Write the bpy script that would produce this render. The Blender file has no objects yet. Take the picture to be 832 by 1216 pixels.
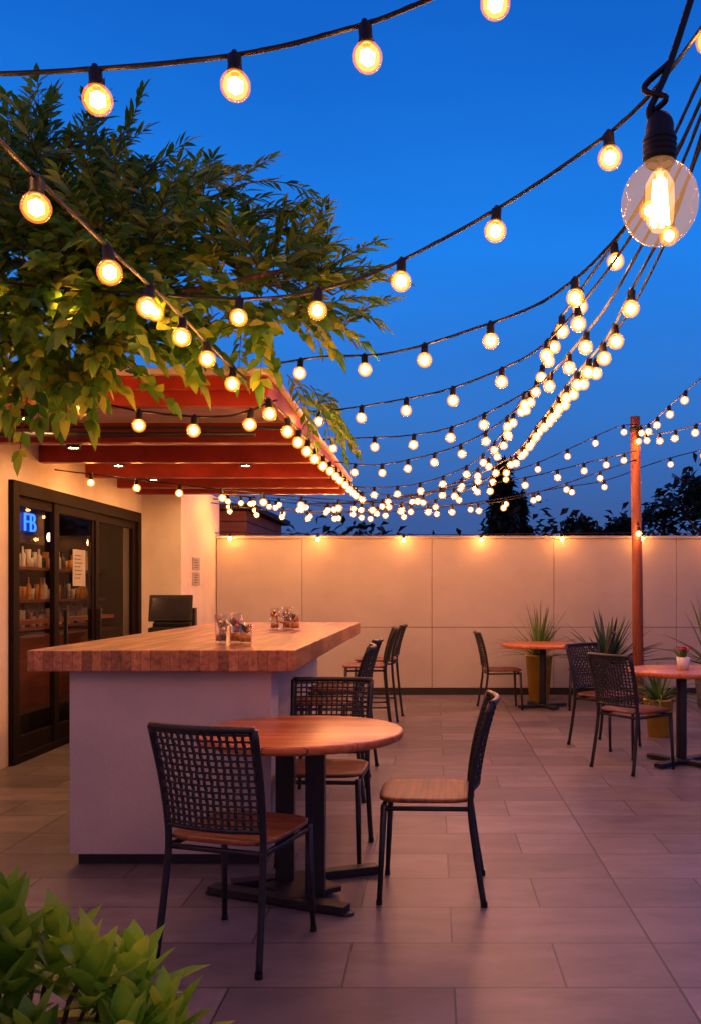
import bpy, math, random
from mathutils import Vector, Matrix, Euler
random.seed(7)
R=random.random
def U(a,b): return a+(b-a)*R()
scene=bpy.context.scene
COL=scene.collection

# ------------------------------------------------------------ mesh builder
class MB:
    def __init__(s): s.v=[];s.f=[];s.m=[];s.s=[]
    def add(s,vs,fs,m=0,smooth=False):
        o=len(s.v); s.v.extend([tuple(p) for p in vs])
        for f in fs: s.f.append([i+o for i in f]); s.m.append(m); s.s.append(smooth)
    def box(s,c,d,m=0,rot=None):
        c=Vector(c);x,y,z=d[0]/2,d[1]/2,d[2]/2
        M=rot.to_matrix() if rot is not None else Matrix.Identity(3)
        vs=[c+M@Vector(p) for p in [(-x,-y,-z),(x,-y,-z),(x,y,-z),(-x,y,-z),(-x,-y,z),(x,-y,z),(x,y,z),(-x,y,z)]]
        s.add(vs,[(0,3,2,1),(4,5,6,7),(0,1,5,4),(1,2,6,5),(2,3,7,6),(3,0,4,7)],m)
    def bb(s,x0,x1,y0,y1,z0,z1,m=0):
        s.box(((x0+x1)/2,(y0+y1)/2,(z0+z1)/2),(abs(x1-x0),abs(y1-y0),abs(z1-z0)),m)
    def tube(s,pts,r,n=6,m=0,smooth=True):
        pts=[Vector(p) for p in pts]; k=len(pts)
        rs=r if isinstance(r,(list,tuple)) else [r]*k
        t0=(pts[1]-pts[0]).normalized()
        up=Vector((0,0,1)) if abs(t0.z)<.9 else Vector((0,1,0))
        a=t0.cross(up).normalized()
        vs=[]
        for i,p in enumerate(pts):
            t=(pts[min(i+1,k-1)]-pts[max(i-1,0)]).normalized()
            a=(a-t*a.dot(t)).normalized(); b=t.cross(a)
            for j in range(n):
                an=2*math.pi*j/n+(math.pi/4 if n==4 else 0)
                vs.append(p+a*math.cos(an)*rs[i]+b*math.sin(an)*rs[i])
        fs=[]
        for i in range(k-1):
            for j in range(n):
                fs.append((i*n+j,i*n+(j+1)%n,(i+1)*n+(j+1)%n,(i+1)*n+j))
        fs.append(tuple(range(n))[::-1]); fs.append(tuple((k-1)*n+j for j in range(n)))
        s.add(vs,fs,m,smooth and n>4)
    def lathe(s,prof,c,n=24,m=0,M=None,smooth=True):
        c=Vector(c); vs=[]
        for (r,z) in prof:
            for j in range(n):
                a=2*math.pi*j/n; p=Vector((r*math.cos(a),r*math.sin(a),z))
                if M is not None: p=M@p
                vs.append(c+p)
        fs=[]
        for i in range(len(prof)-1):
            for j in range(n):
                fs.append((i*n+j,i*n+(j+1)%n,(i+1)*n+(j+1)%n,(i+1)*n+j))
        s.add(vs,fs,m,smooth)
    def leaf(s,b,d,up,L,W,m=0,droop=.2,fold=.25,seg=3):
        b=Vector(b);d=Vector(d).normalized();up=Vector(up)
        side=d.cross(up)
        if side.length<1e-3: side=d.cross(Vector((1,0,0)))
        side.normalize(); up=side.cross(d).normalized()
        vs=[b];fs=[]
        prof={2:[.55],3:[.38,.7],4:[.22,.5,.78]}[seg]
        wid={2:[1],3:[1,.72],4:[.72,1,.66]}[seg]
        for t,w in zip(prof,wid):
            c=b+d*L*t-Vector((0,0,1))*droop*L*t*t
            vs+= [c-side*W*w/2+up*fold*W*w, c, c+side*W*w/2+up*fold*W*w]
        vs.append(b+d*L-Vector((0,0,1))*droop*L)
        k=len(prof)
        fs+=[(0,2,1),(0,3,2)]
        for i in range(k-1):
            o=1+3*i
            fs+=[(o,o+1,o+4,o+3),(o+1,o+2,o+5,o+4)]
        o=1+3*(k-1);e=len(vs)-1
        fs+=[(o,o+1,e),(o+1,o+2,e)]
        s.add(vs,fs,m,True)
    def mesh(s,name,mats):
        me=bpy.data.meshes.new(name); me.from_pydata(s.v,[],s.f)
        for mt in mats: me.materials.append(mt)
        me.polygons.foreach_set('material_index',s.m)
        me.polygons.foreach_set('use_smooth',s.s)
        me.update(); return me
    def obj(s,name,mats,parent=None,bevel=0,loc=None):
        o=bpy.data.objects.new(name,s.mesh(name,mats)); COL.objects.link(o)
        if parent: o.parent=parent
        if loc: o.location=loc
        if bevel:
            b=o.modifiers.new('b','BEVEL'); b.width=bevel; b.segments=2; b.limit_method='ANGLE'; b.angle_limit=.7
        return o
def empty(name,loc=(0,0,0),rz=0):
    e=bpy.data.objects.new(name,None); COL.objects.link(e); e.location=loc; e.rotation_euler=(0,0,rz); e.empty_display_size=.2
    return e

# ------------------------------------------------------------ materials
def newmat(name):
    m=bpy.data.materials.new(name); m.use_nodes=True
    nt=m.node_tree; return m,nt,nt.nodes['Principled BSDF']
def N(nt,t,**k):
    n=nt.nodes.new(t)
    for a,b in k.items(): setattr(n,a,b)
    return n
def setin(n,d):
    for k,v in d.items(): n.inputs[k].default_value=v
def mapped(nt,scale=(1,1,1),rot=(0,0,0),kind='Object'):
    tc=N(nt,'ShaderNodeTexCoord'); mp=N(nt,'ShaderNodeMapping')
    mp.inputs['Scale'].default_value=scale; mp.inputs['Rotation'].default_value=rot
    nt.links.new(tc.outputs[kind],mp.inputs['Vector']); return mp.outputs['Vector']
def ramp(nt,src,stops):
    r=N(nt,'ShaderNodeValToRGB'); e=r.color_ramp.elements
    while len(e)<len(stops): e.new(.5)
    for i,(p,c) in enumerate(stops): e[i].position=p; e[i].color=(*c,1)
    nt.links.new(src,r.inputs['Fac']); return r.outputs['Color']
def noisy(name,c1,c2,scale=8,rough=.6,bump=.1,detail=6,metal=0,scl=(1,1,1),bscale=None,lo=.35,hi=.65,spec=.5):
    m,nt,b=newmat(name); v=mapped(nt,scl)
    n=N(nt,'ShaderNodeTexNoise'); setin(n,{'Scale':scale,'Detail':detail,'Roughness':.6}); nt.links.new(v,n.inputs['Vector'])
    c=ramp(nt,n.outputs['Fac'],[(lo,c1),(hi,c2)]); nt.links.new(c,b.inputs['Base Color'])
    setin(b,{'Roughness':rough,'Metallic':metal,'Specular IOR Level':spec})
    if bump:
        n2=N(nt,'ShaderNodeTexNoise'); setin(n2,{'Scale':bscale or scale*6,'Detail':4}); nt.links.new(v,n2.inputs['Vector'])
        bp=N(nt,'ShaderNodeBump'); setin(bp,{'Strength':bump,'Distance':.01}); nt.links.new(n2.outputs['Fac'],bp.inputs['Height']); nt.links.new(bp.outputs['Normal'],b.inputs['Normal'])
    return m
def wood(name,dark,mid,light,axis='x',plank=None,rough=.4,contrast=(.62,1.25)):
    m,nt,b=newmat(name)
    sc=(1.5,22,22) if axis=='x' else (22,1.5,22)
    v=mapped(nt,sc)
    n=N(nt,'ShaderNodeTexNoise'); setin(n,{'Scale':1.6,'Detail':8,'Roughness':.65,'Distortion':.6}); nt.links.new(v,n.inputs['Vector'])
    c=ramp(nt,n.outputs['Fac'],[(.3,dark),(.5,mid),(.72,light)])
    if plank:
        tc=N(nt,'ShaderNodeTexCoord'); sp=N(nt,'ShaderNodeSeparateXYZ'); cb=N(nt,'ShaderNodeCombineXYZ')
        nt.links.new(tc.outputs['Object'],sp.inputs[0])
        a,bb_=('X','Y') if axis=='x' else ('Y','X')
        nt.links.new(sp.outputs[a],cb.inputs['X']); nt.links.new(sp.outputs[bb_],cb.inputs['Y'])
        lo,hi=contrast
        br=N(nt,'ShaderNodeTexBrick'); setin(br,{'Scale':1,'Brick Width':plank[0],'Row Height':plank[1],'Mortar Size':.0012,'Color1':(lo,lo,lo,1),'Color2':(hi,hi*.97,hi*.93,1),'Mortar':(.3,.28,.25,1)})
        nt.links.new(cb.outputs[0],br.inputs['Vector'])
        mx=N(nt,'ShaderNodeMix',data_type='RGBA',blend_type='MULTIPLY'); mx.inputs[0].default_value=1
        nt.links.new(c,mx.inputs[6]); nt.links.new(br.outputs['Color'],mx.inputs[7]); c=mx.outputs[2]
    nt.links.new(c,b.inputs['Base Color']); setin(b,{'Roughness':rough})
    bp=N(nt,'ShaderNodeBump'); setin(bp,{'Strength':.12,'Distance':.004}); nt.links.new(n.outputs['Fac'],bp.inputs['Height']); nt.links.new(bp.outputs['Normal'],b.inputs['Normal'])
    return m
def leafmat(name,c1,c2,c3,trans=.35,rough=.45):
    m,nt,b=newmat(name)
    g=N(nt,'ShaderNodeNewGeometry')
    c=ramp(nt,g.outputs['Random Per Island'],[(.0,c1),(.55,c2),(1,c3)])
    v=mapped(nt); n=N(nt,'ShaderNodeTexNoise'); setin(n,{'Scale':2.5,'Detail':3}); nt.links.new(v,n.inputs['Vector'])
    k=ramp(nt,n.outputs['Fac'],[(.35,(.6,.65,.6)),(.65,(1.25,1.2,1.0))])
    mx=N(nt,'ShaderNodeMix',data_type='RGBA',blend_type='MULTIPLY'); mx.inputs[0].default_value=1
    nt.links.new(c,mx.inputs[6]); nt.links.new(k,mx.inputs[7])
    nt.links.new(mx.outputs[2],b.inputs['Base Color']); setin(b,{'Roughness':rough})
    t=N(nt,'ShaderNodeBsdfTranslucent'); nt.links.new(mx.outputs[2],t.inputs['Color'])
    ms=N(nt,'ShaderNodeMixShader'); ms.inputs[0].default_value=trans
    nt.links.new(b.outputs[0],ms.inputs[1]); nt.links.new(t.outputs[0],ms.inputs[2])
    nt.links.new(ms.outputs[0],nt.nodes['Material Output'].inputs['Surface'])
    return m
def emit(name,c,s):
    m=bpy.data.materials.new(name); m.use_nodes=True; nt=m.node_tree; nt.nodes.clear()
    e=N(nt,'ShaderNodeEmission'); setin(e,{'Color':(*c,1),'Strength':s}); o=N(nt,'ShaderNodeOutputMaterial'); nt.links.new(e.outputs[0],o.inputs[0]); return m
def clearglass(name,tint=(1,1,1),base=.03,glow=None,gs=0,amount=.5):
    m=bpy.data.materials.new(name); m.use_nodes=True; nt=m.node_tree; nt.nodes.clear()
    t=N(nt,'ShaderNodeBsdfTransparent'); t.inputs[0].default_value=(*tint,1)
    out=t.outputs[0]
    if base>0 or amount>0:
        g=N(nt,'ShaderNodeBsdfGlossy'); setin(g,{'Roughness':.03})
        f=N(nt,'ShaderNodeLayerWeight'); f.inputs[0].default_value=.5
        pw=N(nt,'ShaderNodeMath',operation='POWER'); nt.links.new(f.outputs['Facing'],pw.inputs[0]); pw.inputs[1].default_value=4
        mu=N(nt,'ShaderNodeMath',operation='MULTIPLY_ADD'); nt.links.new(pw.outputs[0],mu.inputs[0]); mu.inputs[1].default_value=amount; mu.inputs[2].default_value=base
        ms=N(nt,'ShaderNodeMixShader'); nt.links.new(mu.outputs[0],ms.inputs[0]); nt.links.new(t.outputs[0],ms.inputs[1]); nt.links.new(g.outputs[0],ms.inputs[2])
        out=ms.outputs[0]
    if glow:
        e=N(nt,'ShaderNodeEmission'); setin(e,{'Color':(*glow,1),'Strength':gs}); ad=N(nt,'ShaderNodeAddShader')
        nt.links.new(out,ad.inputs[0]); nt.links.new(e.outputs[0],ad.inputs[1]); out=ad.outputs[0]
        m.cycles.emission_sampling='NONE'
    o=N(nt,'ShaderNodeOutputMaterial'); nt.links.new(out,o.inputs[0]); return m

M_black=noisy('black_metal',(.010,.010,.012),(.018,.018,.022),30,.42,.03)
M_frame=noisy('door_bronze',(.010,.006,.005),(.016,.010,.008),20,.7,.03,spec=.12)
M_strap=noisy('black_strap',(.014,.014,.018),(.028,.027,.031),60,.6,.2)
M_rubber=noisy('black_rubber',(.008,.008,.008),(.016,.016,.016),40,.5,.05,spec=.3)
M_table=wood('table_wood',(.25,.066,.019),(.50,.148,.044),(.64,.235,.088),'x',(1.4,.09),.32,(.75,1.18))
M_seat=wood('seat_weave',(.09,.023,.009),(.19,.053,.018),(.27,.09,.034),'x',(.22,.028),.5,(.6,1.2))
M_bar=wood('butcher_block',(.20,.085,.035),(.42,.175,.075),(.60,.29,.135),'y',(.55,.048),.34,(.5,1.3))
M_plaster=noisy('plaster_white',(.64,.57,.50),(.74,.67,.60),3,.8,.15,bscale=60)
M_panel=noisy('wall_panel',(.37,.345,.345),(.47,.44,.44),1.2,.75,.12,bscale=50,lo=.28,hi=.72)
M_barbody=noisy('bar_render',(.42,.375,.36),(.53,.475,.455),1.6,.75,.16,bscale=70)
M_red=noisy('red_paint',(.21,.014,.009),(.32,.024,.014),5,.42,.08)
M_roof=noisy('roof_sheet',(.50,.38,.40),(.60,.48,.50),3,.6,.05)
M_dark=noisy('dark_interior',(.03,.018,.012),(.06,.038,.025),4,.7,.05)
M_post=wood('post_wood',(.16,.045,.022),(.28,.08,.038),(.38,.14,.07),'x',None,.6)
M_post.node_tree.nodes['Mapping'].inputs['Scale'].default_value=(22,22,1.5)
M_bark=noisy('bark',(.05,.035,.025),(.12,.09,.06),12,.9,.5,scl=(3,3,.6))
M_leaf=leafmat('tree_leaf',(.04,.17,.025),(.17,.36,.035),(.44,.50,.06),.48)
M_leaf2=leafmat('shrub_leaf',(.15,.36,.025),(.32,.58,.045),(.55,.68,.08),.35,.34)
M_agave=leafmat('agave_leaf',(.02,.07,.04),(.05,.13,.07),(.10,.19,.09),.1)
M_palm=leafmat('palm_leaf',(.05,.13,.03),(.10,.22,.04),(.18,.30,.06),.25)
M_far=leafmat('far_leaf',(.010,.024,.018),(.016,.034,.02),(.028,.045,.025),.1)
M_pot=noisy('yellow_pot',(.55,.33,.03),(.65,.42,.05),6,.4,.05)
M_planter=noisy('planter_concrete',(.3,.29,.28),(.4,.38,.37),6,.8,.2)
M_soil=noisy('soil',(.02,.014,.01),(.06,.04,.03),30,.95,.6)
M_cup=noisy('ceramic',(.75,.72,.7),(.8,.78,.76),6,.25,0)
M_pink=noisy('petal_pink',(.6,.03,.12),(.75,.08,.2),20,.5,0)
M_paper=noisy('paper',(.36,.34,.31),(.42,.40,.37),20,.7,0)
M_ink=noisy('ink',(.04,.04,.04),(.08,.08,.08),20,.7,0)
M_glass=clearglass('drinking_glass',(.985,.985,.985),.05,None,0,.6)
M_door=clearglass('door_glass',(.66,.64,.64),.035,None,0,.14)
M_amber=noisy('amber_drink',(.6,.22,.03),(.8,.42,.08),30,.3,0)
M_white=noisy('white_trim',(.7,.68,.66),(.78,.76,.74),6,.5,.02)
M_clad=noisy('cladding',(.22,.07,.035),(.32,.11,.06),4,.7,.1,scl=(.4,.4,6))
M_core=emit('bulb_filament_glow',(1,.46,.165),190)
M_coreW=emit('wall_bulb_glow',(1,.39,.12),380)
M_bglass=clearglass('bulb_glass',(.95,.82,.62),.03,(1,.24,.03),.50,.4)
M_binner=clearglass('bulb_inner_glow',(1,.9,.7),.0,(1,.42,.08),.95,.0)
M_bigglass=clearglass('big_bulb_glass',(.90,.78,.60),.04,(1,.44,.16),.20,.6)
M_fil=emit('filament',(1,.60,.26),60)
M_down=emit('downlight',(1,.48,.18),360)
M_neon=emit('neon_blue',(.02,.12,1),6)

def tilemat():
    m,nt,b=newmat('patio_tile')
    tc=N(nt,'ShaderNodeTexCoord')
    mp=N(nt,'ShaderNodeMapping'); mp.inputs['Location'].default_value=(-.07,.05,0); nt.links.new(tc.outputs['Object'],mp.inputs['Vector'])
    br=N(nt,'ShaderNodeTexBrick',offset=.5,offset_frequency=2); setin(br,{'Scale':1,'Brick Width':.78,'Row Height':.39,'Mortar Size':.004,'Mortar Smooth':.1,'Color1':(.0,.0,.0,1),'Color2':(1,1,1,1),'Mortar':(0,0,0,1)})
    nt.links.new(mp.outputs[0],br.inputs['Vector'])
    sc=N(nt,'ShaderNodeVectorMath',operation='SCALE'); nt.links.new(br.outputs['Color'],sc.inputs[0]); sc.inputs['Scale'].default_value=7.0
    ad=N(nt,'ShaderNodeVectorMath',operation='ADD'); nt.links.new(tc.outputs['Object'],ad.inputs[0]); nt.links.new(sc.outputs[0],ad.inputs[1])
    n=N(nt,'ShaderNodeTexNoise'); setin(n,{'Scale':1.3,'Detail':8,'Roughness':.62,'Distortion':.25})
    mp2=N(nt,'ShaderNodeMapping'); mp2.inputs['Scale'].default_value=(2.0,4.5,1); nt.links.new(ad.outputs[0],mp2.inputs[0]); nt.links.new(mp2.outputs[0],n.inputs['Vector'])
    base=ramp(nt,n.outputs['Fac'],[(.25,(.115,.105,.11)),(.5,(.185,.168,.175)),(.78,(.27,.248,.252))])
    var=ramp(nt,br.outputs['Color'],[(0,(.70,.69,.71)),(1,(1.17,1.15,1.14))])
    mx=N(nt,'ShaderNodeMix',data_type='RGBA',blend_type='MULTIPLY'); mx.inputs[0].default_value=1
    nt.links.new(base,mx.inputs[6]); nt.links.new(var,mx.inputs[7])
    n3=N(nt,'ShaderNodeTexNoise'); setin(n3,{'Scale':.7,'Detail':3,'Roughness':.5}); nt.links.new(tc.outputs['Object'],n3.inputs['Vector'])
    st=ramp(nt,n3.outputs['Fac'],[(.3,(.84,.82,.84)),(.7,(1.08,1.07,1.06))])
    mx3=N(nt,'ShaderNodeMix',data_type='RGBA',blend_type='MULTIPLY'); mx3.inputs[0].default_value=1
    nt.links.new(mx.outputs[2],mx3.inputs[6]); nt.links.new(st,mx3.inputs[7])
    sp=N(nt,'ShaderNodeSeparateXYZ'); nt.links.new(tc.outputs['Object'],sp.inputs[0])
    a=N(nt,'ShaderNodeMath',operation='ADD'); a.inputs[1].default_value=-.85+31.2; nt.links.new(sp.outputs[0],a.inputs[0])
    md=N(nt,'ShaderNodeMath',operation='PINGPONG'); md.inputs[1].default_value=1.56; nt.links.new(a.outputs[0],md.inputs[0])
    lt=N(nt,'ShaderNodeMath',operation='LESS_THAN'); lt.inputs[1].default_value=.005; nt.links.new(md.outputs[0],lt.inputs[0])
    mxx=N(nt,'ShaderNodeMath',operation='MAXIMUM'); nt.links.new(lt.outputs[0],mxx.inputs[0]); nt.links.new(br.outputs['Fac'],mxx.inputs[1])
    mj=N(nt,'ShaderNodeMix',data_type='RGBA'); nt.links.new(mxx.outputs[0],mj.inputs[0]); nt.links.new(mx3.outputs[2],mj.inputs[6]); mj.inputs[7].default_value=(.036,.032,.033,1)
    nt.links.new(mj.outputs[2],b.inputs['Base Color'])
    b.inputs['Roughness'].default_value=.40
    bp=N(nt,'ShaderNodeBump',invert=True); setin(bp,{'Strength':.4,'Distance':.003}); nt.links.new(mxx.outputs[0],bp.inputs['Height']); nt.links.new(bp.outputs['Normal'],b.inputs['Normal'])
    return m
M_tile=tilemat()
M_ground=noisy('ground_grass',(.03,.04,.02),(.06,.07,.03),3,.9,.3)

# ------------------------------------------------------------ world: dusk sky, afterglow to the south
w=bpy.data.worlds.new('World'); scene.world=w; w.use_nodes=True
nt=w.node_tree; bg=nt.nodes['Background']
tc=N(nt,'ShaderNodeTexCoord'); sp=N(nt,'ShaderNodeSeparateXYZ'); nt.links.new(tc.outputs['Generated'],sp.inputs[0])
c=ramp(nt,sp.outputs['Z'],[(0,(.045,.090,.25)),(.08,(.043,.105,.32)),(.19,(.030,.165,.56)),(.36,(.013,.215,.84)),(.56,(.006,.125,.60)),(1,(.02,.06,.30))])
n=N(nt,'ShaderNodeTexNoise'); setin(n,{'Scale':1.6,'Detail':4,'Roughness':.5}); mp=N(nt,'ShaderNodeMapping'); mp.inputs['Scale'].default_value=(1,1,3)
nt.links.new(tc.outputs['Generated'],mp.inputs[0]); nt.links.new(mp.outputs[0],n.inputs['Vector'])
k=ramp(nt,n.outputs['Fac'],[(.3,(.86,.89,.92)),(.7,(1.14,1.09,1.06))])
mx=N(nt,'ShaderNodeMix',data_type='RGBA',blend_type='MULTIPLY'); mx.inputs[0].default_value=1
nt.links.new(c,mx.inputs[6]); nt.links.new(k,mx.inputs[7])
my=N(nt,'ShaderNodeMapRange'); setin(my,{'From Min':.1,'From Max':-.9,'To Min':0,'To Max':1}); nt.links.new(sp.outputs['Y'],my.inputs['Value'])
mg=N(nt,'ShaderNodeMix',data_type='RGBA'); nt.links.new(my.outputs[0],mg.inputs[0]); nt.links.new(mx.outputs[2],mg.inputs[6])
ag=ramp(nt,sp.outputs['Z'],[(0,(.56,.25,.30)),(.3,(.35,.18,.36)),(.8,(.12,.10,.37))]); nt.links.new(ag,mg.inputs[7])
nt.links.new(mg.outputs[2],bg.inputs['Color']); bg.inputs['Strength'].default_value=1.0

# ------------------------------------------------------------ ground
g=MB(); g.add([(-300,-300,-.02),(300,-300,-.02),(300,300,-.02),(-300,300,-.02)],[(0,1,2,3)]); g.obj('ground',[M_ground])
g=MB(); g.add([(-3.5,-4,0),(7,-4,0),(7,11.9,0),(-3.5,11.9,0)],[(0,1,2,3)]); g.obj('patio_paving',[M_tile])

# ------------------------------------------------------------ back wall
e=empty('boundary_wall')
g=MB(); g.bb(-2.86,7,11.72,11.88,0,2.07); g.obj('core',[M_dark],e)
g=MB(); xs=[-2.87,-1.74,-.03,1.58,3.2,4.8,6.4,7.0]
for a,b in zip(xs[:-1],xs[1:]):
    g.bb(a+.003,b-.003,11.69,11.722,.895,2.06); g.bb(a+.003,b-.003,11.695,11.722,.09,.889)
g.obj('panels',[M_panel],e,.003)
g=MB(); g.bb(-2.87,7.02,11.66,11.9,2.062,2.10); g.obj('coping',[M_panel],e,.005)
g=MB(); g.bb(-2.87,7,11.68,11.73,.0,.085); g.obj('skirting',[M_black],e)

# ------------------------------------------------------------ building
e=empty('bar_building')
g=MB()
g.bb(-3.5,-3.33,-1,6.93,0,3.0); g.bb(-3.5,-3.33,9.97,12,0,3.0); g.bb(-3.5,-3.332,6.93,9.97,2.25,3.0)
g.bb(-3.33,-2.88,10.1,11.9,0,2.62)
g.obj('walls',[M_plaster],e,.004)
g=MB()
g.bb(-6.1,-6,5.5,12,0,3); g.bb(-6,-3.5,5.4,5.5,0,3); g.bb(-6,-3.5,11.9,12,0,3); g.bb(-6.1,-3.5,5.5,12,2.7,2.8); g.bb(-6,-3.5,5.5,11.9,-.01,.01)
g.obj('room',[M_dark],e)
g=MB(); X0,X1=-3.39,-3.29
g.bb(X0,X1,6.93,7.03,0,2.25);g.bb(X0,X1,9.87,9.97,0,2.25);g.bb(X0,X1,7.03,9.87,2.14,2.25);g.bb(X0,X1,7.03,9.87,0,.06)
for i,(a,b) in enumerate([(7.03,7.86),(7.72,8.75),(8.62,9.87)]):
    x0=-3.37+.018*(i%2); x1=x0+.045
    g.bb(x0,x1,a,a+.08,.06,2.14);g.bb(x0,x1,b-.08,b,.06,2.14);g.bb(x0,x1,a+.08,b-.08,2.06,2.14);g.bb(x0,x1,a+.08,b-.08,.06,.2)
g.obj('door_frame',[M_frame],e,.003)
g=MB()
for i,(a,b) in enumerate([(7.11,7.78),(7.80,8.67),(8.70,9.79)]):
    x=-3.35+.018*(i%2); g.add([(x,a,.2),(x,b,.2),(x,b,2.06),(x,a,2.06)],[(0,1,2,3)])
g.obj('door_glass',[M_door],e)
g=MB()
g.box((-3.285,7.9,1.05),(.03,.02,.3)); g.box((-3.285,8.7,1.05),(.03,.02,.3)); g.obj('handles',[M_black],e)
g=MB(); g.bb(-3.318,-3.314,8.13,8.42,1.42,1.76,0)
for k in range(7): g.bb(-3.314,-3.312,8.17,8.17+U(.12,.21),1.70-k*.035,1.708-k*.035,1)
g.obj('notice',[M_paper,M_ink],e)
g=MB()
for z in (1.52,1.70):
    g.bb(-2.88,-2.865,10.55,10.85,z-.075,z+.075,0)
    for k in range(4): g.bb(-2.865,-2.862,10.6,10.6+U(.12,.2),z+.04-k*.03,z+.048-k*.03,1)
g.obj('menu_signs',[M_paper,M_ink],e)
g=MB()
for z in (.95,1.25,1.6): g.bb(-4.6,-4.3,6.8,11.6,z,z+.03,0)
g.bb(-4.6,-4.1,6.6,11.6,0,.9,0)
g.obj('shelves',[M_clad],e)
g=MB()
for z in (.98,1.28,1.63):
    y=6.9
    while y<11.5:
        h=U(.1,.26); r=U(.025,.04); k=random.choice([0,0,1,1,2])
        if h>.2: prof=[(r,0),(r,h*.6),(r*.35,h*.75),(r*.35,h),(0.001,h)]
        else: prof=[(.001,0),(r*.8,0),(r,h),(r*.9,h),(r*.75,.01)]
        g.lathe(prof,(-4.4,y,z),10,k); y+=U(.07,.13)
y=7.15
while y<9.7:
    g.lathe([(.03,0),(.034,.05),(.026,.09),(.004,.11),(.004,.17),(.03,.175),(.001,.178)],(-3.62,y,1.12),10,3); y+=.085
g.bb(-3.72,-3.54,7.05,9.8,1.08,1.117,4); g.bb(-3.70,-3.56,7.05,9.8,.0,.3,2)
g.obj('glassware',[M_cup,M_amber,M_black,M_glass,M_clad],e)
g=MB()
for y in (7.3,8.4,9.5,10.6):
    g.lathe([(.001,.05),(.04,.04),(.05,0),(.04,-.04),(.001,-.05)],(-4.1,y,1.95),12,0)
    g.tube([(-4.1,y,2.0),(-4.1,y,2.7)],.005,5,1)
g.obj('interior_pendants',[emit('pendant_glow',(1,.46,.17),42),M_black],e)
cu=bpy.data.curves.new('neon_letters','FONT'); cu.body='FB'; cu.size=.23; cu.extrude=.006; cu.offset=-.003
o=bpy.data.objects.new('neon_letters',cu); COL.objects.link(o); o.parent=e; o.location=(-3.44,7.42,1.88); o.rotation_euler=(math.pi/2,0,math.pi/2); cu.materials.append(M_neon)
g=MB(); g.bb(-3.47,-3.455,7.3,7.85,1.78,2.12); g.obj('neon_backing',[noisy('sign_navy',(.005,.012,.06),(.008,.018,.09),8,.3,0)],e)

# pergola roof
e=empty('pergola_roof')
g=MB()
for y in (5.22,6.5,7.5,8.5,9.35,9.95): g.bb(-3.33,-1.0,y-.04,y+.04,2.46,2.605)
g.bb(-1.0,-.955,5.12,10.05,2.50,2.62)
g.bb(-3.33,-1.0,5.11,5.14,2.54,2.618)
g.obj('beams',[M_red],e,.004)
g=MB(); g.bb(-3.33,-.93,5.06,10.08,2.622,2.655); g.obj('roof_sheet',[M_roof],e,.004)
g=MB()
g.tube([(-3.33,5.9,2.42),(-2.0,5.9,2.42),(-1.2,5.95,2.43)],.018,8); g.tube([(-3.33,6.1,2.50),(-1.0,6.1,2.50)],.012,8)
g.obj('conduits',[M_black],e)
g=MB()
for (x,y) in [(-2.7,5.8),(-2.85,7.0),(-2.85,8.0),(-2.85,9.0),(-2.6,9.65),(-1.7,8.0)]:
    g.lathe([(.055,0),(.055,-.12),(.045,-.12)],(x,y,2.622),16,1); g.lathe([(.045,-.112),(.001,-.112)],(x,y,2.622),16,0)
g.obj('downlights',[M_down,M_rubber],e)

# ------------------------------------------------------------ bar counter
e=empty('bar_counter')
g=MB(); g.bb(-2.0,-.685,4.35,8.2,.98,1.085); g.obj('countertop',[M_bar],e,.006)
g=MB(); g.bb(-1.82,-.81,4.42,4.62,.06,.978); g.bb(-1.80,-1.06,4.62,8.08,.06,.978); g.obj('body',[M_barbody],e,.004)
g=MB(); g.bb(-1.79,-.84,4.46,4.60,0,.06); g.bb(-1.78,-1.08,4.6,8.05,0,.06); g.obj('toe_kick',[M_black],e)

e=empty('back_counter')
g=MB(); g.bb(-2.95,-2.12,8.2,9.3,.0,.90); g.obj('cabinet',[M_barbody],e,.004)
g=MB(); g.bb(-2.98,-2.09,8.15,9.33,.90,.94); g.obj('top',[M_white],e,.004)

e=empty('cash_register',(-2.48,8.42,.94),.15)
g=MB(); g.box((0,0,.045),(.40,.36,.09)); g.box((0,-.184,.045),(.34,.01,.06))
g.box((0,.02,.12),(.34,.26,.07),0,Euler((.18,0,0))); g.box((0,.06,.21),(.06,.06,.16))
g.box((-.02,-.0,.27),(.40,.03,.26),0,Euler((-.35,0,0))); g.box((.14,.12,.18),(.12,.16,.18))
g.obj('body',[M_rubber],e,.006)
g=MB(); g.box((-.02,-.018,.273),(.34,.006,.20),0,Euler((-.35,0,0)))
for i in range(4):
    for j in range(3): g.box((.02+i*.035,-.09+j*.035,.158),(.026,.026,.012))
g.obj('screen',[noisy('screen_glass',(.02,.02,.025),(.03,.03,.035),5,.12,0)],e,.001)

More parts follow.
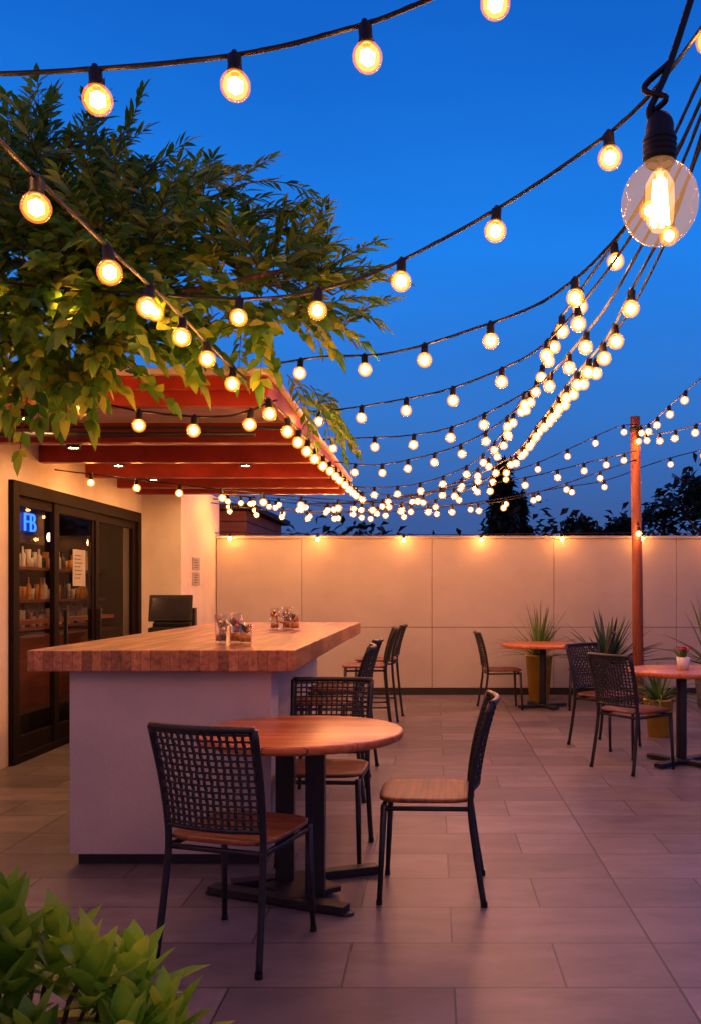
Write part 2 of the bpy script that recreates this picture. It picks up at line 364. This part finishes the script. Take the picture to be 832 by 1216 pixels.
def glass(g,x,y,h=.12,r=.036,fill=.6,m=0,mf=1):
    z=1.086
    g.lathe([(.001,.0),(r*.85,.0),(r,h),(r*.93,h),(r*.8,.012),(.001,.012)],(x,y,z),18,m)
    if fill: g.lathe([(.001,.013),(r*.79,.013),(r*(.79+.13*fill),h*fill),(.001,h*fill)],(x,y,z),14,mf)
M_citrus=noisy('citrus',(.7,.42,.05),(.8,.55,.1),9,.4,0)
for nm,cx,cy in (('cocktail_glasses',-1.10,4.92),('cocktail_glasses',-1.10,6.65)):
    e=empty(nm,(0,0,0)); g=MB()
    for i in range(5):
        a=i*1.3+.4; rr=.0 if i==0 else U(.075,.10)
        x=cx+rr*math.cos(a); y=cy+rr*math.sin(a)*1.4
        h=(.17,.12,.16,.13,.11)[i]; glass(g,x,y,h,.036,(.35,.55,.3,0,.5)[i])
        if i in(0,2,4):
            for k in range(8):
                g.leaf((x,y,1.086+h*.5),(U(-.5,.5),U(-.5,.5),1),(0,1,0),U(.05,.09),.024,2 if k%3 else 3)
        for k in range(4):
            a2=U(0,6.28); g.lathe([(.001,-.012),(.011,-.006),(.013,.002),(.001,.012)],(x+.014*math.cos(a2),y+.014*math.sin(a2),1.086+h*U(.45,.9)),8,random.choice([1,5]))
    g.obj('glasses',[M_glass,M_amber,M_palm,M_pink,M_black,M_citrus],e)

# ------------------------------------------------------------ chairs
def crom(P,n=8):
    P=[Vector(p) for p in P]; Q=[P[0]*2-P[1]]+P+[P[-1]*2-P[-2]]; out=[]
    for i in range(1,len(Q)-2):
        a,b,c,d=Q[i-1:i+3]
        for k in range(n):
            t=k/n; out.append(.5*((2*b)+(c-a)*t+(2*a-5*b+4*c-d)*t*t+(3*b-a-3*c+d)*t**3))
    out.append(P[-1]); return out
def make_chair_meshes(sh,bh):
    f=MB()
    bz0=sh+.05
    for sx in (-1,1):
        f.tube(crom([(sx*.215,-.255,0),(sx*.205,-.215,sh*.55),(sx*.20,-.195,sh),(sx*.207,-.225,sh+(bh-sh)*.5),(sx*.215,-.285,bh)],5),.0135,8)
        f.tube([(sx*.205,.205,0),(sx*.195,.185,sh-.02)],[.011,.015],8)
        f.tube([(sx*.197,.19,sh-.035),(sx*.20,-.195,sh-.035)],.011,6)
        f.lathe([(.001,0),(.016,0),(.015,.02)],(sx*.215,-.255,0),8); f.lathe([(.001,0),(.014,0),(.013,.02)],(sx*.205,.205,0),8)
    f.tube([(-.197,.19,sh-.035),(.197,.19,sh-.035)],.011,6); f.tube([(-.2,-.195,sh-.035),(.2,-.195,sh-.035)],.011,6)
    if sh>.55:
        f.tube([(-.2,.2,.2),(.2,.2,.2)],.010,6); f.tube([(-.2,.2,.25),(-.21,-.23,.25)],.009,6); f.tube([(.2,.2,.25),(.21,-.23,.25)],.009,6)
    def S(u,v,off=0):
        z=bz0+(bh-bz0)*v
        t=(z-sh)/(bh-sh); y=-.195-.035*t-.055*t*t-.035*(1-u*u)
        return Vector((u*(.202+.012*t),y+off,z))
    f.tube([S(u/8,1) for u in range(-8,9)],.014,8); f.tube([S(u/8,0) for u in range(-8,9)],.010,6)
    st=MB(); nv=15; nh=15
    for i in range(nv):
        u=-0.93+1.86*i/(nv-1)
        st.tube([S(u,k/28,.004*math.sin(math.pi*(k/2+i))) for k in range(29)],.0062,4)
    for j in range(nh):
        v=.05+.9*j/(nh-1)
        st.tube([S(-1+2*k/28,v,-.004*math.sin(math.pi*(k/2+j))) for k in range(29)],.0056,4)
    se=MB()
    n=32; prof=[(0.001,-.010),(.93,-.010),(1,-.005),(1,.005),(.96,.010),(.8,.008),(.001,.003)]
    vs=[]
    for (r,z) in prof:
        for j in range(n):
            a=2*math.pi*j/n; ca,sa=math.cos(a),math.sin(a); k=(abs(ca)**5+abs(sa)**5)**(-1/5)
            vs.append((ca*k*.218*r,sa*k*.215*r+.0,z+sh))
    fs=[(i*n+j,i*n+(j+1)%n,(i+1)*n+(j+1)%n,(i+1)*n+j) for i in range(len(prof)-1) for j in range(n)]
    se.add(vs,fs,0,True)
    return f.mesh('chair_frame',[M_black]),st.mesh('chair_weave',[M_strap]),se.mesh('chair_seat',[M_seat])
CH=make_chair_meshes(.455,.885); ST=make_chair_meshes(.64,1.0)
def chair(x,y,heading,nm='woven_chair',ms=CH):
    e=empty(nm,(x,y,.001),math.radians(heading-90))
    for p,me in zip(('frame','backrest_weave','seat'),ms):
        o=bpy.data.objects.new(p,me); COL.objects.link(o); o.parent=e
chair(-.745,3.45,71.8)
chair(-.03,4.08,178)
chair(-.57,4.60,268)
for y,a in ((5.95,182),(6.75,176),(8.7,185)): chair(-.72 if y<8 else -.68,y,a,'woven_bar_stool',ST)
chair(-.62,9.5,175,'woven_bar_stool',ST)
chair(.79,10.35,5); chair(1.78,10.3,172)
chair(1.56,6.88,35); chair(1.53,7.85,-50); chair(2.50,7.25,185)

# ------------------------------------------------------------ tables
def table(x,y,r,rot=0,double=False):
    e=empty('round_table',(x,y,0),rot)
    g=MB(); g.lathe([(.001,.713),(r-.012,.713),(r-.003,.718),(r,.726),(r,.741),(r-.003,.748),(r-.012,.751),(.001,.751)],(0,0,0),64); o=g.obj('top',[M_table],e)
    g=MB()
    if double:
        for px,py in ((-.085,.10),(.075,-.06)):
            g.box((px,py,.37),(.085,.06,.68))
        g.box((-.0,.02,.70),(.5,.10,.02)); g.box((-.0,.02,.702),(.10,.5,.016))
        def bar(p,q,wd=.07,h=.035):
            p=Vector(p);q=Vector(q);d=q-p; a=math.atan2(d.y,d.x); c=(p+q)/2
            g.box((c.x,c.y,h/2+.006),(d.length,wd,h),0,Euler((0,0,a)))
            for k in (p,q): g.lathe([(.001,0),(.03,0),(.028,.012),(.001,.012)],(k.x,k.y,0),10)
        bar((-.41,.03,0),(.23,-.24,0)); bar((-.33,.08,0),(.32,.33,0),.07,.034)
        g.box((-.0,.02,.03),(.26,.26,.026),0,Euler((0,0,.7)))
    else:
        g.tube([(0,0,.03),(0,0,.71)],.042,16)
        for a in (0.4,1.97):
            g.box((0,0,.022),(.62,.075,.03 if a<1 else .032),0,Euler((0,0,a)))
        g.box((0,0,.70),(.4,.07,.02)); g.lathe([(.001,.05),(.08,.045),(.09,.03)],(0,0,0),16)
    g.obj('pedestal',[M_black],e,.003)
table(-.60,4.0,.46,0,True)
table(1.28,10.45,.49); table(1.97,7.05,.44,.3)

e=empty('flower_vase',(1.97,7.0,.752))
g=MB(); g.lathe([(.001,0),(.04,0),(.055,.10),(.05,.10),(.04,.01),(.001,.01)],(0,0,0),18,0)
for i in range(26):
    a=U(0,6.28);t=U(.1,.8);d=Vector((math.cos(a)*t,math.sin(a)*t,1)).normalized(); p=Vector((0,0,.08))
    if i<16: g.leaf(p,d,(0,1,.1),U(.07,.13),.03,1)
    else:
        q=p+d*U(.07,.13); g.tube([p,q],.002,4,1)
        for k in range(7):
            b=k*.9; g.leaf(q,(math.cos(b),math.sin(b),.5),(0,0,1),.028,.02,2,0)
g.obj('arrangement',[M_cup,M_palm,M_pink],e)

# ------------------------------------------------------------ potted plants
def strap_plant(nm,x,y,poth,potr,nl,L,W,mat,potmat,spread=1.0,droop=.5,seed=0):
    random.seed(seed); e=empty(nm,(x,y,0))
    g=MB(); g.lathe([(.001,0),(potr*.72,0),(potr,poth),(potr*1.04,poth),(potr*1.04,poth+.02),(potr*.92,poth+.02),(potr*.9,poth-.03),(.001,poth-.03)],(0,0,0),28,0)
    g.lathe([(potr*.9,poth-.02),(.001,poth-.015)],(0,0,0),20,1); g.obj('pot',[potmat,M_soil],e)
    g=MB()
    for i in range(nl):
        a=U(0,6.28); el=U(.25,1.5)/spread; l=L*U(.7,1.1); h=Vector((math.cos(a),math.sin(a),0))
        pts=[];k=7
        for j in range(k+1):
            t=j/k; pts.append(Vector((0,0,poth-.02))+h*(.02+l*t*math.cos(el)*(1+.1*t))+Vector((0,0,l*t*math.sin(el)-droop*l*t*t*math.cos(el))))
        side=h.cross(Vector((0,0,1))); vs=[];fs=[]
        for j,p in enumerate(pts):
            t=j/k; ww=W*(1-t)**.7*(.55+.9*min(t*3,1)*.5)
            vs+=[p-side*ww+Vector((0,0,ww*.5)),p,p+side*ww+Vector((0,0,ww*.5))]
        for j in range(k): fs+=[(3*j,3*j+1,3*j+4,3*j+3),(3*j+1,3*j+2,3*j+5,3*j+4)]
        g.add(vs,fs,0,True)
    g.obj('leaves',[mat],e)
strap_plant('potted_grass_plant',1.32,11.15,.55,.17,60,.76,.018,M_palm,M_pot,1,.35,1)
strap_plant('potted_agave',2.16,11.0,.45,.2,60,.72,.038,M_agave,M_planter,1.05,.12,2)
strap_plant('potted_fern',2.12,8.35,.34,.14,60,.5,.02,M_palm,M_pot,1.1,.5,3)
strap_plant('potted_palm',3.25,10.4,.5,.2,40,1.05,.024,M_palm,M_planter,1.0,.45,4)

# ------------------------------------------------------------ string lights
def icos():
    import bmesh
    bm=bmesh.new(); bmesh.ops.create_icosphere(bm,subdivisions=1,radius=1); v=[x.co.copy() for x in bm.verts]; f=[[q.index for q in x.verts] for x in bm.faces]; bm.free(); return v,f
IV,IF=icos()
GP=[(math.sin(math.pi*k/9),-math.cos(math.pi*k/9)) for k in range(1,9)]
NB=0
def bulb(gc,gs,gg,p,R0=.038,tilt=.12):
    global NB; NB+=1
    M=Euler((U(-tilt,tilt),U(-tilt,tilt),U(0,6))).to_matrix()
    P=lambda z: p+M@Vector((0,0,z))
    gs.lathe([(.001,.012),(.006,.012),(.010,.004),(.0175,-.002),(.0175,-.034),(.0195,-.036),(.0195,-.046),(.012,-.048)],p,10,0,M)
    c=P(-.044-R0*.86)
    gg.lathe([(R0*r,R0*z) for r,z in [(.02,-1)]+GP],c,16,0,M)
    gg.lathe([(R0*r*.84,R0*z*.84) for r,z in [(.02,-1)]+GP],c,12,1,M)
    k=R0*.56
    gc.add([c+Vector((v.x*k,v.y*k,v.z*k*1.1)) for v in IV],IF,0,True)
def strand(pts,space=.42,first=.2,cr=.006,last=None,nm='string_lights',R0=.038,core=None):
    P=crom(pts,10); L=[0]
    for a,b in zip(P[:-1],P[1:]): L.append(L[-1]+(b-a).length)
    e=empty(nm); gw=MB(); gw.tube(P,cr,6)
    gw.tube([p+Vector((math.sin(i*1.3)*cr*.6,0,math.cos(i*1.3)*cr*.6)) for i,p in enumerate(P)],cr*.7,5)
    gw.obj('cable',[M_rubber],e)
    gc,gs,gg=MB(),MB(),MB(); d=first; tot=L[-1]-(last or .05); i=0
    while d<tot:
        while L[i+1]<d: i+=1
        t=(d-L[i])/(L[i+1]-L[i]); bulb(gc,gs,gg,P[i].lerp(P[i+1],t),R0); d+=space*U(.93,1.07)
    gs.obj('sockets',[M_rubber],e); gc.obj('bulb_cores',[core or M_core],e); gg.obj('bulb_glass',[M_bglass,M_binner],e)
random.seed(11)
A=(1.05,2.95,3.45)
strand([(-3.33,2.6,3.1),(-2.2,2.35,2.78),(-1.5,2.2,2.68),(-1.08,2.2,2.665),(-.54,2.2,2.705),(-.22,2.2,2.775),(.01,2.2,2.86),(.6,2.25,3.15),(1.2,2.35,3.5)],.342,.24)
strand([(-1.5,.9,3.0),(-1.15,1.5,2.62),(-1.03,2.0,2.45),(-.975,2.6,2.405),(-.97,3.2,2.43),(-.98,4.1,2.46),(-.84,4.7,2.36),(-.82,5.6,2.36),(-.82,6.6,2.38),(-.82,7.8,2.42),(-.82,9.0,2.44),(-.8,10.0,2.48)],.40,.0)
strand([(-3.1,4.3,3.05),(-2.0,4.0,2.78),(-1.18,3.8,2.65),(-.71,3.62,2.575),(-.318,3.34,2.545),(.076,3.06,2.62),(.40,2.83,2.73),(.65,2.65,2.87),(.95,2.5,3.25)],.405,.3)
strand([A,(.90,3.15,3.1),(.75,3.4,2.80),(.49,3.7,2.61),(.13,4.1,2.575),(-.235,4.55,2.60),(-.617,4.85,2.66),(-.95,5.1,2.68)],.46,.72)
strand([A,(.92,3.2,3.05),(.76,3.6,2.76),(.587,4.55,2.667),(.376,5,2.63),(.056,5.4,2.60),(-.278,5.8,2.62),(-.647,6.2,2.65),(-.95,6.4,2.67)],.46,1.55)
strand([A,(.92,3.2,2.98),(.80,3.7,2.70),(.77,4.4,2.68),(.658,5.5,2.67),(.294,6.2,2.59),(.025,6.6,2.57),(-.29,6.9,2.58),(-.62,7.2,2.62),(-.94,7.4,2.64)],.44,1.9)
strand([A,(.95,3.2,2.95),(.83,3.75,2.64),(.854,4.4,2.63),(.85,5.5,2.69),(.83,7.0,2.70),(.68,8.4,2.62),(.046,9.7,2.49),(-.83,10.3,2.39),(-1.9,10.8,2.5),(-2.7,11.1,2.58)],.38,.8)
strand([A,(.92,3.3,3.05),(.69,4.1,2.79),(.65,4.55,2.78),(.675,5.2,2.82),(.706,6.2,2.82),(.647,7,2.82),(.586,8.2,2.71),(.39,9.1,2.59),(-.14,10,2.44),(-.75,10.5,2.36),(-1.5,10.9,2.43),(-2.6,11.2,2.58)],.38,1.1)
strand([A,(.96,3.6,2.85),(.93,4.6,2.70),(.92,5.8,2.74),(.86,7.2,2.75),(.72,8.6,2.62),(.3,9.6,2.45),(-.4,10.2,2.34),(-1.3,10.7,2.32),(-2.2,11.1,2.4),(-2.84,11.3,2.5)],.36,2.4)
strand([(.72,6.4,2.80),(.45,7.0,2.66),(.086,7.5,2.565),(-.5,8.1,2.53),(-.94,8.4,2.60)],.34,.1)
strand([(.66,7.5,2.80),(.36,8.4,2.59),(-.13,8.9,2.46),(-.6,9.3,2.46),(-.94,9.5,2.5)],.33,.1)
strand([(2.27,9.94,3.25),(2.0,9.8,3.18),(1.52,9.8,2.96),(1.02,9.9,2.76),(.24,10,2.56),(-.63,10.2,2.42),(-1.6,10.6,2.42),(-2.6,11,2.58)],.36,.2)
strand([(4.2,10.6,3.3),(2.8,10.5,2.95),(2.05,10.5,2.69),(1.5,10.5,2.6),(.85,10.5,2.48),(0,10.5,2.36),(-.9,10.7,2.32),(-1.8,11,2.4),(-2.84,11.4,2.56)],.40,.2)
strand([(2.27,9.94,3.22),(2.2,9.0,3.08),(2.15,8,3.07),(2.25,7,3.18),(2.6,5.5,3.5)],.5,.35)
strand([(2.27,9.94,3.15),(2.33,9.0,2.98),(2.5,8,2.93),(2.9,7,3.1)],.42,.4)
strand([(-3.3,4.82,2.72),(-2.35,4.78,2.60),(-1.81,4.76,2.40),(-1.49,4.74,2.33),(-1.1,4.72,2.31),(-.84,4.74,2.40)],.31,.5)
strand([(-3.3,7.7,2.43),(-2.7,7.95,2.38),(-2.0,8.0,2.30),(-1.3,8.2,2.25),(-.5,8.7,2.24),(.3,9.5,2.30),(1.0,10.0,2.44),(2.27,9.94,2.85)],.38,.3)
strand([(2.27,9.94,2.95),(1.6,9.3,2.72),(.9,9.0,2.52),(.3,8.9,2.42),(-.3,9.1,2.36),(-.94,9.6,2.45)],.36,.25)
strand([(-2.86,11.55,2.13),(-1.7,11.55,2.12),(-.69,11.55,2.11),(.33,11.55,2.11),(1.43,11.55,2.12),(2.6,11.55,2.13),(3.8,11.55,2.12),(6.9,11.55,2.12)],1.08,.2,.005,core=M_coreW)
print('bulbs',NB)
# ------------------------------------------------------------ post
e=empty('timber_post')
g=MB(); g.tube([(2.31,10.0,0),(2.295,10.0,1.6),(2.27,10.0,3.33)],[.064,.06,.055],14); g.lathe([(.058,0),(.05,.015),(.001,.018)],(2.27,10.0,3.33),14)
g.obj('pole',[M_post],e)
g=MB(); g.lathe([(.061,0),(.064,.0),(.064,.04),(.059,.04)],(2.272,10,3.18),14); g.tube([(2.27,9.93,3.2),(2.27,9.88,3.2),(2.27,9.87,3.23)],.006,6)
g.lathe([(.12,0),(.12,.012),(.07,.02),(.066,.05)],(2.31,10,0),16)
gc,gg=MB(),MB()
for z in (3.12,2.09):
    g.tube([(2.28,9.95,z+.03),(2.28,9.89,z+.05),(2.28,9.87,z)],.006,6); bulb(gc,g,gg,Vector((2.28,9.87,z)),.040,.02)
g.obj('brackets',[M_rubber],e); gc.obj('bulb_cores',[M_core],e); gg.obj('bulb_glass',[M_bglass,M_binner],e)
e=empty('festoon_post'); g=MB(); g.tube([(1.95,2.2,0),(1.95,2.2,3.75)],.05,12); g.tube([(1.95,2.2,3.6),(1.05,2.95,3.45)],.005,5); g.tube([(1.95,2.2,3.6),(.95,2.5,3.25)],.005,5); g.tube([(1.95,2.2,3.6),(1.2,2.35,3.5)],.005,5); g.tube([(1.95,2.2,3.6),(.62,1.5,3.1)],.005,5); g.obj('pole',[M_post],e)
e=empty('hanging_globe_bulb')
g=MB(); K=Vector((.352,1.4,2.165))
g.tube(crom([(.62,1.5,3.1),(.50,1.42,2.62),(.42,1.40,2.36),(.375,1.4,2.22),K,K+Vector((-.012,0,-.03)),K+Vector((.002,0,-.05))],8),.0055,8)
g.tube(crom([K+Vector((.02,0,.05)),K+Vector((-.018,.01,.015)),K+Vector((.012,-.012,-.012)),K+Vector((-.012,.008,-.03))],8),.005,6)
g.lathe([(.001,.02),(.014,.018),(.020,.008),(.022,0),(.022,-.012),(.025,-.016),(.025,-.05),(.023,-.06),(.020,-.062)],K+Vector((.005,0,-.05)),20)
for k in range(4): g.lathe([(.0255,-.02-k*.009),(.027,-.023-k*.009),(.0255,-.026-k*.009)],K+Vector((.005,0,-.05)),20)
g.obj('socket_and_cable',[M_rubber],e)
C=K+Vector((.005,0,-.172)); g=MB(); Rr=.060
pf=[(Rr*math.sin(a),Rr*1.1*math.cos(a)-(0 if math.cos(a)<0 else 0)) for a in [math.radians(x) for x in range(38,181,8)]]
g.lathe([(.020,.074),(.022,.066),(.028,.058)]+pf,C,40); g.obj('globe',[M_bigglass],e)
g=MB()
for i in range(6):
    a=i*2*math.pi/6
    g.tube([C+Vector((.008*math.cos(a),.008*math.sin(a),.036)),C+Vector((.013*math.cos(a),.013*math.sin(a),-.034))],.003,5)
g.tube([C+Vector((0,0,.036)),C+Vector((0,0,-.026))],.005,6)
g.obj('filament',[M_fil],e)
g=MB(); g.lathe([(.001,-.047),(.013,-.043),(.021,-.03),(.023,0),(.022,.03),(.014,.045),(.008,.052)],C,20); g.obj('filament_glow_tube',[clearglass('inner_tube',(1,.9,.75),0,(1,.50,.20),.55,0)],e)
g=MB(); g.tube([C+Vector((0,0,.07)),C+Vector((0,0,.034))],.004,6); g.obj('stem',[M_cup],e)

# ------------------------------------------------------------ tree over pergola
random.seed(5)
e=empty('leafy_tree')
g=MB()
T0=Vector((-2.75,4.25,0))
g.tube(crom([T0,T0+Vector((.05,.0,1.0)),T0+Vector((.0,.08,2.0)),T0+Vector((.15,.1,2.6))],6),[.09-.002*i for i in range(19)],10)
def limb(pts,r0,r1):
    P=crom(pts,6); n=len(P); g.tube(P,[r0+(r1-r0)*i/(n-1) for i in range(n)],7); return P
B0=T0+Vector((.15,.1,2.55))
L=[]
L+=limb([B0,(-2.1,4.45,2.85),(-1.7,4.5,3.1),(-1.3,4.5,3.3),(-.95,4.5,3.45)],.040,.008)
L+=limb([B0,(-2.3,4.4,3.1),(-2.0,4.5,3.5),(-1.75,4.6,3.75)],.035,.008)
L+=limb([(-2.1,4.45,2.85),(-1.6,4.35,2.8),(-1.1,4.3,2.85),(-.7,4.35,2.95),(-.5,4.4,2.85)],.028,.006)
L+=limb([(-1.9,4.45,3.0),(-1.5,4.6,3.4),(-1.25,4.7,3.6)],.022,.007)
L+=limb([(-1.3,4.5,3.2),(-.95,4.7,3.05),(-.6,4.9,2.95),(-.45,5.2,2.8)],.020,.005)
gl=MB()
def frond(b,d,Ln,leafL,leafW,droop=.35,n=9,m=0):
    d=d.normalized(); P=[]
    for k in range(8):
        t=k/7; P.append(b+d*Ln*t-Vector((0,0,1))*droop*Ln*t*t)
    g.tube(P,[.004-.0003*k for k in range(8)],4)
    for k in range(n):
        t=.15+.85*k/(n-1); i=min(int(t*7),6); p=P[i].lerp(P[i+1],t*7-i); tg=(P[i+1]-P[i]).normalized()
        side=tg.cross(Vector((0,0,1)))
        if side.length<.1: side=Vector((1,0,0))
        side.normalize(); s2=(side*.85+Vector((0,0,U(-.3,.3)))).normalized()
        for sg in (-1,1):
            gl.leaf(p,tg*U(.6,1.0)+s2*sg*U(.5,.9)+Vector((U(-.15,.15),U(-.3,.3),U(-.15,.2))),(U(-.4,.4),U(-1.2,-.4),U(.2,.9)),leafL*U(.7,1.1)*(1-.25*t),leafW*U(.8,1.15),m,droop=U(.0,.25),fold=.15,seg=3)
    gl.leaf(P[-1],tg,(0,-.5,1),leafL,leafW,m)
def inside(c,r):
    while True:
        v=Vector((U(-1,1),U(-1,1),U(-1,1)))
        if v.length<1: return Vector(c)+Vector((v.x*r[0],v.y*r[1],v.z*r[2])),v
blobs=[((-2.0,4.35,2.93),(.62,.42,.46),220),((-1.5,4.3,2.93),(.40,.4,.38),130),((-1.9,4.4,3.33),(.45,.35,.28),80),((-.88,4.4,2.86),(.34,.35,.18),75),((-1.2,4.45,3.10),(.28,.3,.18),18),((-2.0,4.2,2.64),(.72,.25,.15),120)]
for c0,r,n in blobs:
    for i in range(n):
        p,v=inside(c0,r); d=Vector((v.x*1.1+U(-.4,.4),v.y-.4+U(-.4,.4),v.z*.9+.25+U(-.35,.35)))
        low=p.z<2.93
        frond(p,d,U(.18,.30) if low else U(.24,.36),U(.10,.14),.052 if low else .030,U(.1,.5) if low else U(.0,.3),6 if low else 9)
for k in range(34):
    p=random.choice(L[-40:]+L[20:31]); d=Vector((U(.0,1.1),U(-.6,.4),U(-.2,.8)))
    frond(p,d,U(.3,.42),U(.10,.14),.026,U(.1,.4),11)
for k in range(12):
    frond(Vector((U(-.95,-.75),U(5.4,7.0),2.70)),Vector((U(.1,.6),U(-.5,.5),U(-.2,.4))),U(.2,.3),.11,.03,.9,8)
frs=[((-1.9,4.4,3.45),(.15,0,1)),((-2.1,4.4,3.35),(-.2,0,1)),((-1.65,4.4,3.4),(.5,0,1)),((-1.25,4.4,3.2),(1,0,.8)),((-1.1,4.4,3.15),(1,0,.4)),((-.8,4.4,2.9),(.5,0,1)),((-.9,4.4,3.0),(1,0,.2)),((-2.3,4.4,3.3),(-.1,0,1))]
for p,d in frs:
    for q in range(3): frond(Vector(p)+Vector((U(-.12,.12),0,U(-.12,.1))),Vector(d)+Vector((U(-.2,.2),0,U(-.2,.2))),.46,.13,.026,.2,12)
g.obj('branches',[M_bark],e); gl.obj('leaves',[M_leaf],e)
g=MB(); g.bb(-3.05,-2.45,3.95,4.55,0,.5); g.bb(-3.0,-2.5,4.0,4.5,.5,.505,1); g.obj('planter',[M_planter,M_soil],e,.01)

# ------------------------------------------------------------ foreground shrub
random.seed(21)
e=empty('broadleaf_shrub')
gl=MB(); g=MB()
heads=[(-1.0,2.05,.72),(-.90,2.12,.62),(-.97,1.9,.58),(-.80,2.05,.60),(-.73,2.15,.56),(-.69,1.98,.48),(-.86,1.88,.50),(-1.10,1.95,.56),(-.64,2.1,.45),(-.76,1.85,.42),(-.61,2.0,.38),(-.92,1.8,.42),(-1.12,2.18,.64),(-1.0,2.28,.54),(-.82,2.28,.48),(-.66,1.82,.34),(-1.02,1.72,.42),(-1.18,1.85,.46),(-.88,1.70,.34),(-.76,1.72,.32),(-.95,2.0,.64),(-.70,2.05,.50)]
for h in heads:
    h=Vector(h)-Vector((0,0,.09)); base=Vector((h.x*.6-.40,h.y*.5+1.0,.25)); g.tube([base,(base+h)/2+Vector((0,0,.05)),h],.006,5)
    n=15; ph=U(0,6)
    for i in range(n):
        a=i*2.4+U(-.25,.25)+ph; t=i/n; el=.45+.95*t+U(-.1,.1)
        d=Vector((math.cos(a)*math.cos(el),math.sin(a)*math.cos(el),math.sin(el)))
        gl.leaf(h+Vector((0,0,-.12+.10*t)),d,(0,0,1),U(.17,.22)*(1-.25*t),U(.055,.07),0,droop=.12*(1-t),fold=.24,seg=4)
g.obj('stems',[M_bark],e); gl.obj('leaves',[M_leaf2],e)
g=MB(); g.bb(-1.35,-.76,1.75,2.35,0,.27); g.bb(-1.3,-.8,1.8,2.3,.27,.275,1); g.obj('planter',[M_planter,M_soil],e,.01)

# ------------------------------------------------------------ beyond the wall
random.seed(9)
def foliage(g,c,r,n,sz):
    c=Vector(c)
    for i in range(n):
        v=Vector((random.gauss(0,1),random.gauss(0,1),random.gauss(0,1))).normalized()*(R()**.4)
        v*=1+.18*math.sin(5*v.x+3*v.z)+.1*math.sin(11*v.z+4)
        p=c+Vector((v.x*r[0],v.y*r[1],v.z*r[2])); d=Vector((U(-1,1),U(-1,1),U(-.6,1)))
        g.leaf(p,d,(U(-1,1),U(-1,1),1),sz*U(.6,1.4),sz*.5,0,seg=2)
g=MB()
x=-9
while x<16:
    h=U(1.3,1.85); foliage(g,(x,U(24,27),h),(U(1.0,1.9),1,h),420,.36); x+=U(.9,1.5)
g.obj('distant_treeline',[M_far])
def fartree(nm,x,y,H,rad,cone=False):
    e=empty(nm,(x,y,0)); g=MB(); g.tube([(0,0,0),(.05,0,H*.5),(0,0,H*.9)],[.16,.10,.03],8)
    for k in range(9):
        a=U(0,6.28); z=H*U(.35,.8); g.tube([(0,0,z),(math.cos(a)*rad*.6,math.sin(a)*rad*.6,z+rad*.4)],[.05,.015],5)
    g.obj('trunk',[M_bark],e); g=MB()
    if cone:
        for k in range(14):
            t=k/13; foliage(g,(U(-.08,.08),0,H*(.25+.72*t)),(rad*(1-t)*.9+.12,rad*(1-t)+.1,H*.05),150,.28)
    else:
        for k in range(12): foliage(g,(U(-.7,.7)*rad,U(-.5,.5)*rad,H*U(.5,.86)),(rad*.45,rad*.45,rad*.32),230,.26)
    g.obj('crown',[M_far],e)
fartree('conifer_tree',1.9,25,4.9,.9,True); fartree('conifer_tree',2.55,27,4.2,.8,True)
fartree('broadleaf_tree',6.3,20,4.6,1.5); fartree('broadleaf_tree',4.6,25,3.7,1.1)
e=empty('wooden_shed')
g=MB()
for k in range(16): g.bb(-4.6,-2.75,13,16,k*.16,k*.16+.15)
g.obj('cladding',[M_clad],e,.004)
g=MB(); g.bb(-4.8,-2.62,12.85,16.2,2.56,2.64); g.obj('roof',[M_dark],e)

# ------------------------------------------------------------ camera
cam=bpy.data.cameras.new('camera'); co=bpy.data.objects.new('camera',cam); COL.objects.link(co)
co.location=(0,0,1.38); co.rotation_euler=(math.pi/2,0,0)
cam.sensor_width=36; cam.lens=36*1050/1216; cam.shift_x=-99/1216; cam.shift_y=93/1216
cam.clip_end=1000; cam.clip_start=.05
scene.camera=co
scene.view_settings.view_transform='Standard'; scene.view_settings.look='None'; scene.view_settings.exposure=0
